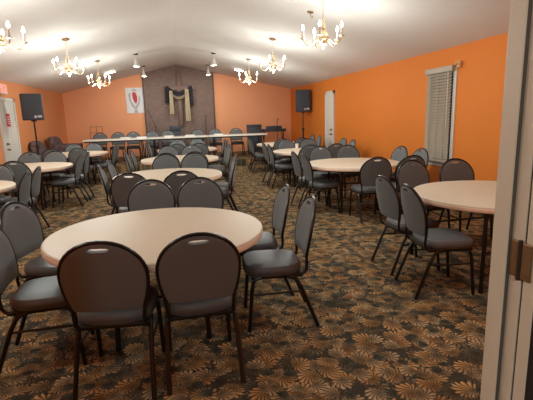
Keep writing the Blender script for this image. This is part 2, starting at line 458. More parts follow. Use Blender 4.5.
# ------------------------------------------------------------------ chair
def make_chair():
    t = thing('banquet_chair', '', 'chair')
    # seat cushion (faces +Y)
    bm = B()
    def ring(sx, sy, z, n=28, cy=0.0):
        vs = []
        for k in range(n):
            a = 2*PI*k/n; c, s = math.cos(a), math.sin(a); e = 0.56
            x = math.copysign(abs(c)**e, c); y = math.copysign(abs(s)**e, s)
            tap = 1.0 - 0.06*(1-y)/2
            vs.append(bm.verts.new((x*sx*tap, y*sy*0.94+0.022+cy, z)))
        return vs
    rs = [ring(0.200, 0.205, 0.408), ring(0.218, 0.222, 0.412), ring(0.226, 0.230, 0.432), ring(0.224, 0.228, 0.458), ring(0.208, 0.212, 0.478), ring(0.15, 0.155, 0.490), ring(0.07, 0.075, 0.494)]
    for a, b in zip(rs, rs[1:]):
        for k in range(28): bm.faces.new((a[k], a[(k+1) % 28], b[(k+1) % 28], b[k]))
    bm.faces.new(list(reversed(rs[0]))); bm.faces.new(rs[-1])
    obj('seat', bm, M['vinyl'], t)
    # backrest: rounded arch with a hand hole
    Z0, ZA, ZT = 0.520, 0.715, 0.918
    def hw(z):
        if z >= ZA: return 0.219*math.sqrt(max(0.0, 1-((z-ZA)/(ZT-ZA))**2))
        f = (ZA-z)/(ZA-Z0); return 0.219 - 0.042*f*f
    def pos(x, z, off=0.0):
        # reclined and slightly dished
        y = -0.218 - (z-0.46)*0.195 - 0.055*(x/0.22)**2*(-1.0) * 0.5
        return Vector((x, y + off, z))
    zs = [Z0 + (ZA-Z0)*i/6 for i in range(7)] + [ZA+(ZT-ZA)*s for s in (0.15, 0.30, 0.45, 0.58, 0.69, 0.775)] + [ZA+(ZT-ZA)*s for s in (0.885, 0.93, 0.965, 0.99, 1.0)]
    hole_row = 12            # between zs[12] and zs[13]
    us = [-1, -0.92, -0.78, -0.6, -0.44, -0.22, 0, 0.22, 0.44, 0.6, 0.78, 0.92, 1]
    bm = B()
    fr, bk = [], []
    for i, z in enumerate(zs):
        w = hw(z); rf, rb = [], []
        for u in us:
            x = u*w
            if i in (12, 13) and abs(u) < 0.5: x = u/0.44*(0.056 if abs(u) > 0.3 else 0.048)
            zz = z
            if i in (12, 13) and abs(abs(u)-0.44) < 0.01: zz = z + (0.005 if i == 12 else -0.005)
            pad = 0.020*(1-u**4)*min(1, (z-Z0)/0.04+0.3)*min(1, (ZT-z)/0.04)
            rf.append(bm.verts.new(pos(x, zz, 0.010 + pad))); rb.append(bm.verts.new(pos(x, zz, -0.010 - 0.4*pad)))
        fr.append(rf); bk.append(rb)
    cells = [(i, j) for i in range(len(zs)-1) for j in range(len(us)-1) if not (i == hole_row and 4 <= j <= 7)]
    cs = set(cells)
    for (i, j) in cells:
        bm.faces.new((fr[i][j], fr[i][j+1], fr[i+1][j+1], fr[i+1][j]))
        bm.faces.new((bk[i][j+1], bk[i][j], bk[i+1][j], bk[i+1][j+1]))
        for (di, dj, p, q) in ((-1, 0, (i, j), (i, j+1)), (1, 0, (i+1, j), (i+1, j+1)), (0, -1, (i, j), (i+1, j)), (0, 1, (i, j+1), (i+1, j+1))):
            if (i+di, j+dj) not in cs:
                try: bm.faces.new((fr[p[0]][p[1]], fr[q[0]][q[1]], bk[q[0]][q[1]], bk[p[0]][p[1]]))
                except ValueError: pass
    bmesh.ops.remove_doubles(bm, verts=bm.verts[:], dist=0.0006)
    obj('backrest', bm, M['fabric'], t)
    # tube round the back, then forward under the seat
    arc = []
    for i in range(0, 19):
        a = PI*i/18
        arc.append(pos(0.226*math.cos(a), ZA + (ZT+0.008-ZA)*math.sin(a)))
    left = [pos(0.226 - 0.040*((ZA-z)/(ZA-Z0))**2, z) for z in (0.54, 0.59, 0.64, 0.69)]
    low = [Vector((0.185, 0.02, 0.395)), Vector((0.186, -0.08, 0.396)), Vector((0.186, -0.155, 0.399)), Vector((0.186, -0.190, 0.410)), Vector((0.186, -0.211, 0.437)), Vector((0.186, -0.216, 0.475))]
    right = [Vector((-p.x, p.y, p.z)) for p in reversed(low + left)]
    bm = B(); tube(bm, low + left + arc + right, 0.0115, 8); obj('back_frame', bm, M['tube'], t)
    # legs, each its own mesh
    for s in (1, -1):
        bm = B(); tube(bm, [(s*0.205, 0.215, 0.0), (s*0.199, 0.187, 0.30), (s*0.196, 0.178, 0.365), (s*0.194, 0.160, 0.392), (s*0.193, 0.12, 0.400)], 0.0145, 8)
        obj('leg', bm, M['tube'], t)
        bm = B(); tube(bm, [(s*0.213, -0.290, 0.0), (s*0.203, -0.175, 0.30), (s*0.200, -0.140, 0.365), (s*0.198, -0.115, 0.388), (s*0.195, -0.07, 0.398)], 0.0145, 8)
        obj('leg', bm, M['tube'], t)
        bm = B(); tube(bm, [(s*0.200, 0.189, 0.275), (s*0.204, -0.18, 0.285)], 0.008, 6); obj('stretcher', bm, M['tube'], t)
    bm = B(); box(bm, -0.198, 0.198, -0.185, 0.19, 0.388, 0.412, 0.006); obj('seat_frame', bm, M['tube'], t)
    return t

chair0 = make_chair()
used = [False]
GR = 'banquet chairs around the round tables'
DIR = {'N': 0.0, 'W': PI/2, 'S': PI, 'E': -PI/2}
def chair(bx, by, d, label, group=GR, z=0.0, turn=0.0):
    """bx, by: point on the floor below the top of the backrest; the seat lies 0.29 m in front of it"""
    rz = (DIR[d] if isinstance(d, str) else d) + math.radians(turn)
    loc = (bx - 0.305*math.sin(rz), by + 0.305*math.cos(rz), z)
    if not used[0]:
        used[0] = True
        chair0.location = loc; chair0.rotation_euler = (0, 0, rz); chair0['label'] = label; chair0['group'] = group
        return chair0
    return dup(chair0, loc, rz, label, group)

# ------------------------------------------------------------------ round table
def make_table(rl):
    # rl: how far out the folding legs stand
    t = thing('round_table', '', 'table')
    bm = B(); lathe(bm, [(0, 0.742), (0.745, 0.742), (0.756, 0.740), (0.7615, 0.734), (0.7615, 0.729)], 72); obj('tabletop', bm, M['laminate'], t)
    bm = B(); lathe(bm, [(0.7612, 0.7295), (0.7628, 0.727), (0.7628, 0.697), (0.760, 0.690), (0.745, 0.688), (0.0, 0.688)], 72); obj('edge_band', bm, M['band'], t)
    bm = B()
    lathe(bm, [(0.60, 0.688), (0.60, 0.655), (0.62, 0.655), (0.62, 0.688)], 40)
    obj('apron_ring', bm, M['steel'], t)
    for k in range(4):
        a = PI/4 + k*PI/2; c, s = math.cos(a), math.sin(a)
        bm = B(); tube(bm, [((rl+0.035)*c, (rl+0.035)*s, 0.0), ((rl+0.025)*c, (rl+0.025)*s, 0.20), ((rl+0.005)*c, (rl+0.005)*s, 0.64), (rl*c, rl*s, 0.689)], 0.018, 10)
        tube(bm, [((rl+0.035)*c, (rl+0.035)*s, 0.0), ((rl+0.034)*c, (rl+0.034)*s, 0.03)], 0.022, 10); tube(bm, [(rl*c, rl*s, 0.645), (rl*c, rl*s, 0.6895)], 0.030, 10)
        obj('leg', bm, M['steel'], t)
    for k in range(2):
        a0, a1 = PI/4 + k*PI, 3*PI/4 + k*PI
        bm = B(); tube(bm, [((rl+0.018)*math.cos(a0), (rl+0.018)*math.sin(a0), 0.345), ((rl+0.018)*math.cos(a1), (rl+0.018)*math.sin(a1), 0.345)], 0.011, 8)
        for a in (a0, a1):
            tube(bm, [((rl+0.008)*math.cos(a), (rl+0.008)*math.sin(a), 0.56), ((rl-0.22)*math.cos(a), (rl-0.22)*math.sin(a), 0.688)], 0.008, 6)
        obj('brace', bm, M['steel'], t)
    return t
table0 = make_table(0.40)
TABLES = [
    # name, x, y, rot, label, short name for its chairs
    ('A', -0.207, 3.10, 0.02, 'large cream round banquet table at the front, nearest the camera', "front table"),
    ('B', -0.206, 6.23, 0.02, 'cream round banquet table in the middle row, directly behind the front one', "middle row's second table"),
    ('C', -0.04, 8.70, 0.02, 'cream round banquet table in the middle row, third from the camera', "middle row's third table"),
    ('D', 0.15, 11.35, 0.02, 'cream round banquet table hindmost of the middle row, before the stage', "middle row's hindmost table"),
    ('L2', -2.93, 5.95, 0.02, 'cream round banquet table cut off by the left edge of the photo', "left row's nearest table"),
    ('L1', -2.79, 8.49, 0.02, 'cream round banquet table second in the left row, below the left speaker', "left row's second table"),
    ('L3', -2.60, 11.40, 0.02, 'cream round banquet table hindmost of the left row, near the stage corner', "left row's hindmost table"),
    ('R1', 2.94, 3.53, 0.02, 'cream round banquet table at the right, partly hidden by the door frame', "right row's nearest table"),
    ('R2', 2.71, 6.51, 0.02, 'cream round banquet table second in the right row, beside the window blind', "right row's second table"),
    ('R3', 2.74, 9.20, 0.02, 'cream round banquet table third in the right row, with a white cup', "right row's third table"),
    ('R4', 2.85, 11.85, 0.02, 'cream round banquet table hindmost of the right row, before the keyboard', "right row's hindmost table"),
]
TN = {}
for i, (k, x, y, rz, lab, short) in enumerate(TABLES):
    TN[k] = short
    g = 'round banquet tables'
    if i == 0:
        table0.location = (x, y, 0); table0.rotation_euler = (0, 0, rz); table0['label'] = lab; table0['group'] = g
    elif k == 'R1':
        t = make_table(0.73); t.location = (x, y, 0); t.rotation_euler = (0, 0, rz); t['label'] = lab; t['group'] = g
    else: dup(table0, (x, y, 0), rz, lab, g)

SIDE = {'N': 'near side', 'S': 'far side', 'E': 'left side', 'W': 'right side'}
def tch(tb, d, bx, by, which, turn=0.0):
    """chair at table tb facing d; which singles it out of its pair"""
    lab = 'charcoal padded chair on the %s of the %s' % (SIDE[d], TN[tb])
    if which: lab += ', ' + which
    chair(bx, by, d, lab, turn=turn)
LP, RP, NP, FP = 'left of pair', 'right of pair', 'nearer of pair', 'farther of pair'
# front table
tch('A', 'N', -0.455, 2.205, LP, -5); tch('A', 'N', 0.055, 2.21, RP, 2)
tch('A', 'W', 0.93, 2.98, NP, -4); tch('A', 'W', 0.88, 3.56, FP, -1)
tch('A', 'S', -0.33, 4.40, LP, 0); tch('A', 'S', 0.155, 4.37, RP, 0)
tch('A', 'E', -1.32, 3.54, FP, -14); tch('A', 'E', -1.23, 2.83, NP, 4)
# second table of the middle row
tch('B', 'N', -0.62, 5.08, LP, -6); tch('B', 'N', -0.02, 5.02, RP, 0)
tch('B', 'W', 0.77, 6.26, NP, -2); tch('B', 'W', 0.84, 6.74, FP, 0)
tch('B', 'E', -1.12, 6.10, NP, 4); tch('B', 'E', -1.09, 6.68, FP, -2)
tch('B', 'S', -0.28, 7.50, LP, 0); tch('B', 'S', 0.20, 7.51, RP, 0)
# third table of the middle row
tch('C', 'N', -0.28, 7.79, LP, 2); tch('C', 'N', 0.23, 7.78, RP, -2)
tch('C', 'W', 1.00, 8.80, NP, 3); tch('C', 'W', 1.03, 9.40, FP, 6)
tch('C', 'E', -1.06, 8.50, NP, 2); tch('C', 'E', -1.03, 9.08, FP, -2)
tch('C', 'S', -0.30, 9.86, LP, 3); tch('C', 'S', 0.22, 9.84, RP, -3)
# hindmost table of the middle row
tch('D', 'N', -0.10, 10.42, LP, -1); tch('D', 'N', 0.42, 10.43, RP, 1)
tch('D', 'W', 1.18, 11.14, NP, -2); tch('D', 'W', 1.18, 11.70, FP, 2)
tch('D', 'E', -0.88, 11.14, NP, 2); tch('D', 'E', -0.88, 11.70, FP, -2)
tch('D', 'S', -0.10, 12.50, LP, 3); tch('D', 'S', 0.45, 12.48, RP, -3)
# left row
tch('L2', 'W', -1.93, 5.85, NP, 2); tch('L2', 'W', -1.97, 6.42, FP, 3)
tch('L2', 'S', -2.70, 7.00, RP, -5)
tch('L1', 'N', -2.68, 7.52, RP, 1); tch('L1', 'N', -3.28, 7.54, LP, -4)
tch('L1', 'S', -3.10, 9.66, LP, 2); tch('L1', 'S', -2.58, 9.56, RP, -1)
tch('L1', 'W', -1.83, 8.36, NP, 0); tch('L1', 'W', -1.80, 8.92, FP, 2)
tch('L3', 'N', -2.33, 10.42, RP, -1); tch('L3', 'N', -2.89, 10.44, LP, 1)
tch('L3', 'S', -2.34, 12.38, RP, -1); tch('L3', 'S', -2.86, 12.40, LP, 1)
tch('L3', 'W', -1.60, 11.18, NP, -2); tch('L3', 'W', -1.60, 11.74, FP, 2)
# right row
tch('R1', 'E', 1.83, 3.22, NP, -6); tch('R1', 'E', 1.87, 3.76, FP, 0)
tch('R1', 'S', 2.80, 4.86, LP, 6); tch('R1', 'S', 3.36, 4.78, RP, -3)
tch('R2', 'N', 2.62, 5.40, LP, -2); tch('R2', 'N', 3.15, 5.40, RP, 1)
tch('R2', 'E', 1.84, 6.36, NP, 0); tch('R2', 'E', 1.82, 6.90, FP, 1)
tch('R2', 'W', 3.86, 6.34, NP, 4); tch('R2', 'W', 3.84, 6.96, FP, 6)
tch('R2', 'S', 2.56, 7.74, LP, 3); tch('R2', 'S', 3.12, 7.76, RP, -3)
tch('R3', 'N', 3.10, 8.26, RP, 1); tch('R3', 'N', 2.54, 8.26, LP, -1)
tch('R3', 'E', 1.82, 8.95, NP, -1); tch('R3', 'E', 1.82, 9.54, FP, 2)
tch('R3', 'W', 3.88, 9.25, NP, -4); tch('R3', 'W', 3.94, 9.98, FP, 5)
tch('R3', 'S', 2.56, 10.40, LP, 4); tch('R3', 'S', 3.14, 10.42, RP, -4)
tch('R4', 'N', 2.60, 10.90, LP, -1); tch('R4', 'N', 3.14, 10.92, RP, 1)
tch('R4', 'E', 1.85, 11.64, NP, 1); tch('R4', 'E', 1.88, 12.16, FP, -1)
tch('R4', 'W', 3.90, 11.72, NP, -2); tch('R4', 'W', 3.88, 12.28, FP, 2)

# ------------------------------------------------------------------ head tables on the stage and the chairs behind
def make_long():
    t = thing('folding_table', '', 'table')
    bm = B(); box(bm, -0.94, 0.94, -0.38, 0.38, 0.712, 0.752, 0.006); obj('tabletop', bm, M['white_laminate'], t)
    bm = B(); box(bm, -0.90, 0.90, -0.33, 0.33, 0.672, 0.711); obj('apron', bm, M['steel'], t)
    for sx in (-1, 1):
        for sy in (-1, 1):
            bm = B(); tube(bm, [(sx*0.78, sy*0.28, 0), (sx*0.76, sy*0.26, 0.69)], 0.016, 8); obj('leg', bm, M['steel'], t)
        bm = B(); tube(bm, [(sx*0.775, -0.27, 0.2), (sx*0.775, 0.27, 0.2)], 0.011, 6); obj('brace', bm, M['steel'], t)
    return t
lt = make_long()
LTY = 14.1
for i, (x, lab) in enumerate(((-1.97, 'long cream folding table on the stage, left of the three'), (-0.07, 'long cream folding table on the stage, middle one before the cross'), (1.83, 'long cream folding table on the stage, right of the three'))):
    if i == 0: lt.location = (x, LTY, STZ); lt['label'] = lab; lt['group'] = 'head tables on the stage'
    else: dup(lt, (x, LTY, STZ), 0, lab, 'head tables on the stage')
NTH = ['first', 'second', 'third', 'fourth', 'fifth', 'sixth', 'seventh', 'eighth']
for i, x in enumerate((-2.60, -2.03, -1.55, -0.93, -0.42, 0.57, 1.18, 1.90)):
    chair(x, 14.98, 'S', 'charcoal padded chair behind the long stage tables, %s from the left' % NTH[i], 'chairs behind the stage tables', STZ, random.uniform(-5, 5))
WL = ['left end of the left stage table', 'right end of the left stage table', 'left half of the middle stage table', 'right half of the middle stage table', 'left half of the right stage table']
for i, x in enumerate((-1.69, -1.20, -0.36, 0.30, 1.20)):
    bm = B()
    for j in range(4): box(bm, -0.15+0.004*j, 0.15-0.003*j, -0.11, 0.11, 0.011*j, 0.011*j+0.0105, 0.003)
    o = obj('paper_stack', bm, M['paper']); o.location = (x, LTY-0.10, STZ+0.7525); o.rotation_euler = (0, 0, random.uniform(-0.2, 0.2))
    tag(o, 'low white paper stack on the ' + WL[i], 'paper stack', 'white stacks on the stage tables')

# white cup on the third table of the right row, paper scrap on the carpet
bm = B(); lathe(bm, [(0, 0.0), (0.030, 0.0), (0.042, 0.115), (0.044, 0.118), (0.040, 0.118), (0.028, 0.006), (0, 0.006)], 20)
o = obj('paper_cup', bm, M['paper']); o.location = (2.66, 9.72, 0.7425); tag(o, 'small white cup on the far edge of the right row table', 'cup')
bm = B(); bmesh.ops.create_icosphere(bm, subdivisions=2, radius=0.055)
for v in bm.verts: v.co = v.co*random.uniform(0.7, 1.15); v.co.z = v.co.z*0.6+0.03
bm_min = min(v.co.z for v in bm.verts)
for v in bm.verts: v.co.z -= bm_min
o = obj('crumpled_paper', bm, M['paper'], None, False); o.location = (2.12, 8.45, 0.0); tag(o, 'small crumpled white paper on the carpet beside the right row chairs', 'paper')

# ------------------------------------------------------------------ stage furniture
pu = thing('pulpit', 'dark pulpit standing on the stage before the brick panel and cross', 'pulpit', (-0.17, 15.65, STZ))
bm = B(); box(bm, -0.18, 0.18, -0.15, 0.15, 0.05, 0.92, 0.008); obj('body', bm, M['black'], pu)
bm = B(); box(bm, -0.22, 0.22, -0.20, 0.20, 0.0, 0.05, 0.006); obj('base', bm, M['black'], pu)
bm = B(); box(bm, -0.20, 0.20, -0.19, 0.17, 0.92, 1.06, 0.01); obj('reading_desk', bm, M['grille'], pu)
am = thing('amplifier', 'black amplifier cabinet on the stage right of the long tables', 'amplifier', (2.64, 15.5, STZ))
bm = B(); box(bm, -0.24, 0.24, -0.18, 0.18, 0.02, 1.00, 0.012); obj('cabinet', bm, M['black'], am)
bm = B(); box(bm, -0.21, 0.21, -0.19, -0.175, 0.06, 0.84, 0.004); obj('speaker_grille', bm, M['grille'], am)
bm = B(); box(bm, -0.25, 0.25, -0.19, 0.19, 0.94, 1.02, 0.008); obj('control_panel', bm, M['black'], am)
bm = B()
for sx in (-1, 1):
    for sy in (-1, 1): box(bm, sx*0.2-0.02, sx*0.2+0.02, sy*0.14-0.02, sy*0.14+0.02, 0, 0.02)
obj('rubber_foot', bm, M['black'], am)
kb = thing('keyboard', 'dark electric keyboard on a stand at the right end of the stage', 'keyboard', (3.37, 15.6, STZ))
bm = B(); box(bm, -0.46, 0.46, -0.16, 0.16, 0.74, 0.84, 0.01); obj('case', bm, M['black'], kb)
bm = B(); box(bm, -0.42, 0.42, 0.02, 0.14, 0.835, 0.848, 0.003); obj('white_keys', bm, M['paper'], kb)
bm = B(); box(bm, -0.30, 0.30, -0.15, -0.13, 0.83, 0.95, 0.004); obj('music_rest', bm, M['grille'], kb)
for s in (-1, 1):
    bm = B(); tube(bm, [(s*0.36, -0.15, 0.0), (s*0.36, 0.15, 0.74)], 0.016, 8); tube(bm, [(s*0.36, 0.15, 0.0), (s*0.36, -0.15, 0.74)], 0.016, 8); obj('stand_leg', bm, M['steel'], kb)

def mic_stand(loc, label, boom, h):
    t = thing('microphone_stand', label, 'microphone stand', loc)
    bm = B(); tube(bm, [(0, 0, 0.02), (0, 0, h)], 0.010, 8); obj('pole', bm, M['steel'], t)
    bm = B()
    for k in range(3):
        a = 2*PI*k/3+0.4; tube(bm, [(0, 0, 0.14), (0.25*math.cos(a), 0.25*math.sin(a), 0.01)], 0.009, 6)
    obj('tripod_base', bm, M['steel'], t)
    tip = Vector((0, 0, h))
    if boom:
        bm = B(); tip = Vector((boom, -0.05, h+0.45)); tube(bm, [(-boom*0.5, 0, h-0.22), (0, 0, h), tip], 0.008, 6); obj('boom', bm, M['steel'], t)
    bm = B(); d = Vector((0, -0.12, 0.05)); tube(bm, [tip, tip+d*0.6, tip+d], [0.012, 0.014, 0.026], 10); obj('microphone', bm, M['black'], t)
mic_stand((-0.86, 15.95, STZ), 'boom microphone stand on the stage before the left edge of the brick panel', -0.20, 1.10)
mic_stand((0.94, 15.95, STZ), 'straight microphone stand on the stage before the right edge of the brick panel', 0, 1.36)
mic_stand((3.42, 15.1, STZ), 'thin microphone stand in front of the keyboard', 0, 1.14)
ms = thing('music_stand', 'thin wire music stand behind the left end of the stage tables', 'music stand', (-2.80, 15.5, STZ))
bm = B(); tube(bm, [(0, 0, 0.02), (0, 0, 0.72)], 0.010, 8); obj('pole', bm, M['steel'], ms)
bm = B()
for k in range(3):
    a = 2*PI*k/3+0.2; tube(bm, [(0, 0, 0.16), (0.22*math.cos(a), 0.22*math.sin(a), 0.01)], 0.008, 6)
obj('tripod_base', bm, M['steel'], ms)
bm = B()
tube(bm, [(-0.20, -0.03, 0.72), (0.20, -0.03, 0.72), (0.20, 0.05, 1.12), (-0.20, 0.05, 1.12)], 0.009, 6, closed=True)
tube(bm, [(-0.2, 0.01, 0.92), (0.2, 0.01, 0.92)], 0.006, 6); tube(bm, [(0, -0.03, 0.70), (0, 0.05, 1.12)], 0.007, 6)
obj('wire_desk', bm, M['steel'], ms)

def armchair(loc, rz, label, hb):
    t = thing('armchair', label, 'armchair', loc, rz, 'brown patterned armchairs by the left wall')
    bm = B(); box(bm, -0.36, 0.36, -0.34, 0.36, 0.10, 0.30, 0.04); obj('base', bm, M['floral'], t)
    bm = B(); box(bm, -0.27, 0.27, -0.20, 0.38, 0.30, 0.45, 0.05); obj('seat_cushion', bm, M['floral'], t)
    bm = B()
    # rolled back with a rounded top outline
    n = 16; rings = []
    for yo, sc in ((-0.36, 0.94), (-0.33, 1.0), (-0.22, 1.0), (-0.17, 0.93)):
        vs = [bm.verts.new((-0.37*sc, yo, 0.28)), ]
        for k in range(n+1):
            a = PI - PI*k/n
            vs.append(bm.verts.new((0.39*sc*math.copysign(abs(math.cos(a))**0.6, math.cos(a)), yo - 0.08*(math.sin(a)), 0.28+(hb-0.28)*0.55 + (hb-0.28)*0.45*sc*math.sin(a)**0.8)))
        vs.append(bm.verts.new((0.37*sc, yo, 0.28)))
        rings.append(vs)
    for a, b in zip(rings, rings[1:]):
        m = len(a)
        for k in range(m): bm.faces.new((a[k], a[(k+1) % m], b[(k+1) % m], b[k]))
    bm.faces.new(rings[0]); bm.faces.new(list(reversed(rings[-1])))
    obj('backrest', bm, M['floral'], t)
    for s in (-1, 1):
        bm = B(); box(bm, s*0.36-0.085, s*0.36+0.085, -0.26, 0.36, 0.12, 0.56, 0.03); tube(bm, [(s*0.36, -0.26, 0.56), (s*0.36, 0.37, 0.56)], 0.10, 14); obj('arm', bm, M['floral'], t)
    for sx in (-1, 1):
        for sy in (-0.28, 0.30):
            bm = B(); tube(bm, [(sx*0.32, sy, 0.0), (sx*0.32, sy, 0.11)], [0.018, 0.028], 8); obj('leg', bm, M['wood'], t)
armchair((-3.50, 12.56, 0), -PI/2, 'tall brown mottled armchair on the carpet beside the left speaker stand', 1.04)
armchair((-3.40, 13.85, STZ), -PI/2, 'brown mottled armchair on the stage in the left back corner', 0.90)

# ------------------------------------------------------------------ cross, drapes, banner
cr = thing('wall_cross', 'dark wooden cross mounted on the brown brick panel', 'cross', (0.06, YB-0.07, 2.6))
bm = B(); box(bm, -0.07, 0.07, -0.08, 0.0, -1.38, 0.60, 0.006); obj('upright', bm, M['wood'], cr)
bm = B(); box(bm, -0.56, 0.56, -0.10, -0.02, -0.07, 0.07, 0.006); obj('crossbar', bm, M['wood'], cr)
def drape(name, mat, label, seg):
    """seg: list of strips, each a function (t, s) -> point; one closed cloth of small thickness"""
    bm = B()
    for (fn, nt, ns) in seg:
        fr = [[bm.verts.new(fn(i/nt, j/ns)) for j in range(ns+1)] for i in range(nt+1)]
        bk = [[bm.verts.new(v.co + Vector((0, 0.012, 0))) for v in r] for r in fr]
        for i in range(nt):
            for j in range(ns):
                bm.faces.new((fr[i][j], fr[i][j+1], fr[i+1][j+1], fr[i+1][j])); bm.faces.new((bk[i][j], bk[i+1][j], bk[i+1][j+1], bk[i][j+1]))
        for i in range(nt):
            bm.faces.new((fr[i][0], fr[i+1][0], bk[i+1][0], bk[i][0])); bm.faces.new((fr[i][ns], bk[i][ns], bk[i+1][ns], fr[i+1][ns]))
        for j in range(ns):
            bm.faces.new((fr[0][j], bk[0][j], bk[0][j+1], fr[0][j+1])); bm.faces.new((fr[nt][j], fr[nt][j+1], bk[nt][j+1], bk[nt][j]))
    o = obj(name, bm, mat); tag(o, label, 'drape'); return o
YD = YB-0.20
def swag(x0, x1, ztop, sag, wid, y):
    def f(t, s):
        x = x0+(x1-x0)*t; k = 1-(2*t-1)**2
        return Vector((x, y - 0.02 - 0.03*math.sin(PI*3*s)*(0.4+k), ztop - sag*k - wid*s*(0.55+0.6*k)))
    return f
def tail(xc, w, z0, z1, y, ph):
    def f(t, s):
        return Vector((xc + (s-0.5)*w*(0.8+0.3*t), y - 0.03*math.sin(PI*4*s+ph)*(0.5+0.5*t) - 0.02, z0+(z1-z0)*t))
    return f
drape('dark_drape', M['blackcloth'], 'black cloth swagged over the arms of the wall cross', [(swag(-0.36, 0.46, 2.68, 0.20, 0.18, YD), 24, 8), (tail(-0.39, 0.14, 2.66, 2.06, YD, 0), 10, 8), (tail(0.47, 0.14, 2.66, 1.95, YD, 1), 10, 8)])
drape('gold_drape', M['goldcloth'], 'gold cloth with two long tails hanging below the black cross drape', [(swag(-0.26, 0.34, 2.46, 0.17, 0.09, YD-0.085), 20, 6), (tail(-0.24, 0.14, 2.50, 1.68, YD-0.085, 0.5), 12, 8), (tail(0.32, 0.17, 2.56, 1.42, YD-0.085, 0), 12, 8)])
ba = thing('banner', 'white cloth banner with a red emblem on the orange back wall', 'banner', (-1.53, YB, 2.20))
bm = B()
def bf(t, s): return Vector((-0.31+0.62*s, -0.02-0.008*math.sin(9*s), 0.45-0.90*t))
fr = [[bm.verts.new(bf(i/8, j/14)) for j in range(15)] for i in range(9)]; bk = [[bm.verts.new(v.co+Vector((0, 0.008, 0))) for v in r] for r in fr]
for i in range(8):
    for j in range(14):
        bm.faces.new((fr[i][j], fr[i][j+1], fr[i+1][j+1], fr[i+1][j])); bm.faces.new((bk[i][j], bk[i+1][j], bk[i+1][j+1], bk[i][j+1]))
obj('cloth', bm, M['banner'], ba)
def poly(name, pts, mat, y0, y1):
    bm = B(); a = [bm.verts.new((x, y0, z)) for x, z in pts]; b = [bm.verts.new((x, y1, z)) for x, z in pts]
    bm.faces.new(a); bm.faces.new(list(reversed(b)))
    for i in range(len(pts)): bm.faces.new((a[i], b[i], b[(i+1) % len(pts)], a[(i+1) % len(pts)]))
    return obj(name, bm, mat, ba, False)
poly('red_emblem', [(-0.08, 0.25), (-0.02, 0.30), (0.05, 0.26), (0.09, 0.12), (0.08, -0.02), (0.03, -0.12), (-0.02, -0.05), (-0.07, 0.08)], M['red'], -0.038, -0.030)
poly('grey_flourish', [(-0.22, 0.22), (-0.13, 0.30), (-0.14, 0.02), (0.0, -0.24), (0.12, -0.02), (0.16, 0.20), (0.20, 0.05), (0.15, -0.14), (0.02, -0.33), (-0.12, -0.20), (-0.20, 0.0)], M['grey'], -0.034, -0.029)
poly('crown_mark', [(-0.10, 0.33), (-0.03, 0.42), (0.05, 0.37), (0.09, 0.31), (0.0, 0.34)], M['grey'], -0.034, -0.029)
poly('base_mark', [(-0.03, -0.34), (0.06, -0.34), (0.07, -0.42), (-0.05, -0.42)], M['grey'], -0.034, -0.029)

# ------------------------------------------------------------------ loudspeakers on stands
def speaker(loc, rz, label, slabel, w, h, d, zs, floor_z, tr=0.42):
    sp = thing('loudspeaker', label, 'loudspeaker', (loc[0], loc[1], zs), rz, 'loudspeakers on stands')
    bm = B(); box(bm, -w/2, w/2, -d/2, d/2, 0, h, 0.02); obj('cabinet', bm, M['black'], sp)
    bm = B(); box(bm, -w/2+0.02, w/2-0.02, -d/2-0.012, -d/2+0.01, 0.02, h-0.02, 0.008); obj('grille', bm, M['grille'], sp)
    bm = B(); tube(bm, [(w*0.13, -d/2-0.010, h*0.13), (w*0.13, -d/2-0.020, h*0.13)], 0.03, 14); box(bm, w*0.24, w*0.42, -d/2-0.018, -d/2-0.010, h*0.10, h*0.18); obj('badge', bm, M['badge'], sp)
    st = thing('speaker_stand', slabel, 'speaker stand', (loc[0], loc[1], floor_z), rz)
    H = zs-floor_z
    bm = B(); tube(bm, [(0, 0, 0.10), (0, 0, H-0.02)], 0.019, 10); tube(bm, [(0, 0, 0.10), (0, 0, H*0.6)], 0.026, 10); obj('pole', bm, M['steel'], st)
    bm = B(); lathe(bm, [(0, H-0.03), (0.06, H-0.03), (0.06, H-0.001), (0, H-0.001)], 16); obj('top_plate', bm, M['steel'], st)
    bm = B(); lathe(bm, [(0.027, H*0.58), (0.042, H*0.58), (0.042, H*0.63), (0.02, H*0.63)], 14); obj('collar', bm, M['steel'], st)
    for k in range(3):
        a = 2*PI*k/3 + 0.5
        bm = B(); tube(bm, [(0.02*math.cos(a), 0.02*math.sin(a), 0.52), (tr*math.cos(a), tr*math.sin(a), 0.014)], 0.013, 8); tube(bm, [(0.0, 0.0, 0.14), (tr*0.6*math.cos(a), tr*0.6*math.sin(a), 0.215)], 0.009, 6)
        obj('leg', bm, M['steel'], st)
speaker((-3.34, 11.0), 0.24, 'black loudspeaker on a stand beside the white left door', 'black tripod stand under the left loudspeaker', 0.44, 0.60, 0.34, 1.58, 0.0)
speaker((3.98, 13.72), -0.22, 'black loudspeaker on a stand in the right back corner', 'black tripod stand under the right loudspeaker', 0.46, 0.70, 0.30, 1.61, STZ, 0.25)

